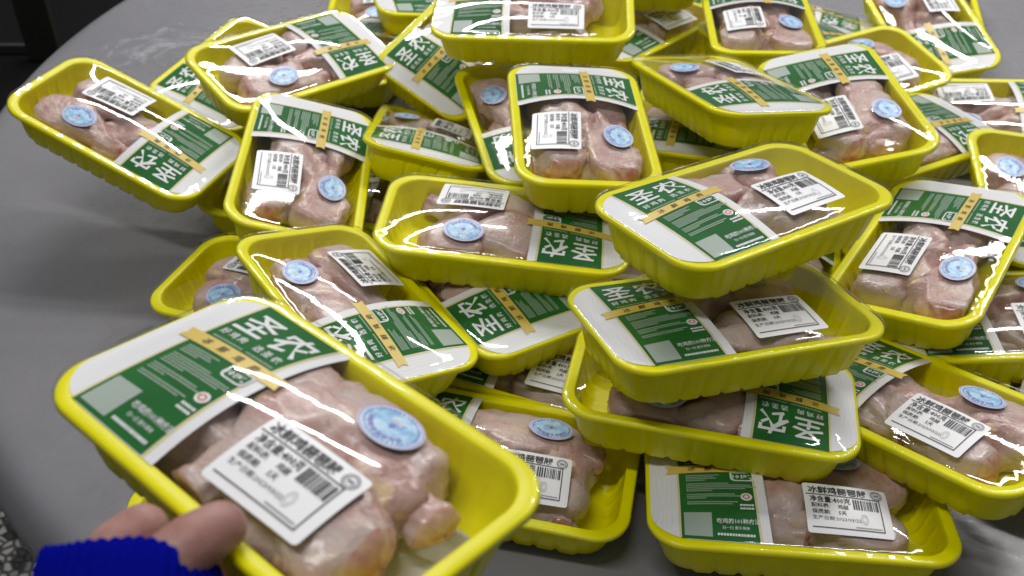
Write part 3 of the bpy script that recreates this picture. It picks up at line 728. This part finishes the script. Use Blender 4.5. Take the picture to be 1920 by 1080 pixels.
for xx in (0.60, 0.0): part('post', box(xx, -0.56, 0.432, xx + 0.066, -0.54, 1.1), 'olive_metal', cb)

# ------------------------------------------------------------------ packs
for key, pose in POSES.items():
    lb, op = INFO.get(key, ('buried pack glimpsed only through dark gaps low in the heap', {}))
    make_pack(key, pose, lb, op)

# ------------------------------------------------------------------ the hand that holds the nearest pack
def capsule(bm, p, q, r0, r1, n=14):
    p, q = Vector(p), Vector(q); d = (q - p).normalized(); u = d.orthogonal().normalized(); w = d.cross(u); rings = []
    st = [(-1 + 0 * 1, 0)]
    prof = []
    for k in range(1, 5): t = math.pi / 2 * (1 - k / 4); prof.append((p - d * r0 * math.sin(t), r0 * math.cos(t)))
    for k in range(0, 5): t = k / 4; 
    prof.append((q, r1))
    for k in range(1, 4): t = math.pi / 2 * k / 4; prof.append((q + d * r1 * math.sin(t), r1 * math.cos(t)))
    a = bm.verts.new(p - d * r0); b = bm.verts.new(q + d * r1)
    for c, r in prof: rings.append([bm.verts.new(c + (u * math.cos(2 * math.pi * i / n) + w * math.sin(2 * math.pi * i / n)) * r) for i in range(n)])
    for i in range(n):
        j = (i + 1) % n; bm.faces.new((a, rings[0][j], rings[0][i])); bm.faces.new((b, rings[-1][i], rings[-1][j]))
        for k in range(len(rings) - 1): bm.faces.new((rings[k][i], rings[k][j], rings[k + 1][j], rings[k + 1][i]))
def chain(bm, pts):
    for (p, r), (q, s) in zip(pts, pts[1:]): capsule(bm, [v / 1000 for v in p], [v / 1000 for v in q], r / 1000, s / 1000)
def remeshed(name, bm, voxel, smooth, material, parent):
    me = bpy.data.meshes.new('rough'); bm.to_mesh(me); bm.free(); o = bpy.data.objects.new('rough', me); COL.objects.link(o)
    a = o.modifiers.new('r', 'REMESH'); a.mode = 'VOXEL'; a.voxel_size = voxel; b = o.modifiers.new('s', 'SMOOTH'); b.factor = 0.5; b.iterations = smooth
    dg = bpy.context.evaluated_depsgraph_get(); out = bpy.data.meshes.new_from_object(o.evaluated_get(dg)); out.materials.clear(); out.materials.append(material)
    out.polygons.foreach_set('use_smooth', [True] * len(out.polygons)); bpy.data.objects.remove(o)
    return link(name, out, parent)
HAND = bpy.data.objects.new('person', None); COL.objects.link(HAND)
pz = POSES['AH']; v = Vector((pz[1], pz[2], 0)); Rm = Matrix.Rotation(v.length, 4, v.normalized()) @ Matrix.Rotation(pz[0], 4, 'Z'); Rm.translation = pz[3:]
HAND.matrix_world = Rm
tag(HAND, 'left hand in a ribbed blue knit cuff gripping the nearest pack', 'person')
bm = bmesh.new()
chain(bm, [((52, -134, -42), 27), ((34, -116, -30), 25), ((20, -104, -30), 20)])
chain(bm, [((44, -122, -22), 20), ((34, -104, -10), 16), ((31, -90, 2), 13), ((33, -74, 8.5), 12), ((34, -63, 9), 11)])
chain(bm, [((26, -116, -34), 20), ((0, -100, -26), 12.5), ((2, -91, -7), 12), ((2, -78.5, -5), 11.5), ((0, -67, -38), 9.5), ((-8, -44, -53.5), 8.2), ((-6, -28, -53), 7.2)])
chain(bm, [((30, -116, -38), 18), ((12, -98, -28), 12), ((20, -86, -14), 11), ((21, -78, -18), 10.5), ((18, -65, -44), 9.5), ((11, -44, -55), 8.6), ((12, -28, -54.5), 8), ((13, -12, -53), 7.4)])
chain(bm, [((34, -116, -42), 16), ((28, -96, -44), 11), ((28, -76, -50), 9.5), ((29, -56, -55), 8.8), ((30, -38, -54), 7.6), ((31, -22, -52.5), 7)])
chain(bm, [((42, -116, -46), 14), ((44, -98, -50), 10), ((47, -78, -54), 8.4), ((49, -60, -55), 7.6), ((50, -46, -53.5), 6.8), ((50, -36, -52), 6.2)])
remeshed('body', bm, 0.0016, 8, M['hand'], HAND)
# ribbed cuff and sleeve
ax = Vector((0.62, -0.66, -0.60)).normalized(); c0 = Vector((13, -90, -3)) / 1000; u = Vector((0.75, 0.65, 0.09)); u = (u - ax * u.dot(ax)).normalized(); w = u.cross(ax)
verts, faces = [], []; n = 240; prof = []
for s_, r_ in [(0.012, 0.0300), (0.004, 0.0320), (0.0006, 0.0345), (0.0, 0.0368), (0.002, 0.0392), (0.007, 0.0405), (0.02, 0.0412), (0.05, 0.0425), (0.062, 0.0430), (0.068, 0.0465), (0.09, 0.0500), (0.16, 0.052), (0.26, 0.056)]: prof.append((s_, r_))
for k, (s_, r_) in enumerate(prof):
    for i in range(n):
        a = 2 * math.pi * i / n; rib = 0.0013 * abs(math.sin(a * 22 + 0.9 * noise.noise(Vector((math.cos(a) * 3, math.sin(a) * 3, s_ * 14))))) * (1 + 0.5 * noise.noise(Vector((math.cos(a) * 6, math.sin(a) * 6, 5)))) if 2 <= k <= 9 else 0.0
        wob = 0.0024 * noise.noise(Vector((math.cos(a) * 2, math.sin(a) * 2, s_ * 30)))
        r2 = r_ + (rib - 0.0006 if 2 <= k <= 9 else 0) + wob
        verts.append(tuple(c0 + ax * (s_ + (-0.0010 * abs(math.sin(a * 22)) + 0.003 * noise.noise(Vector((math.cos(a) * 1.5, math.sin(a) * 1.5, 9))) if k in (2, 3, 4) else 0)) + u * math.cos(a) * r2 * 0.86 + w * math.sin(a) * r2 * 0.74))
for k in range(len(prof) - 1):
    for i in range(n): j = (i + 1) % n; faces.append((k * n + i, k * n + j, (k + 1) * n + j, (k + 1) * n + i))
sleeve = mesh_obj('sleeve', verts, faces, M['knit'], HAND, True)
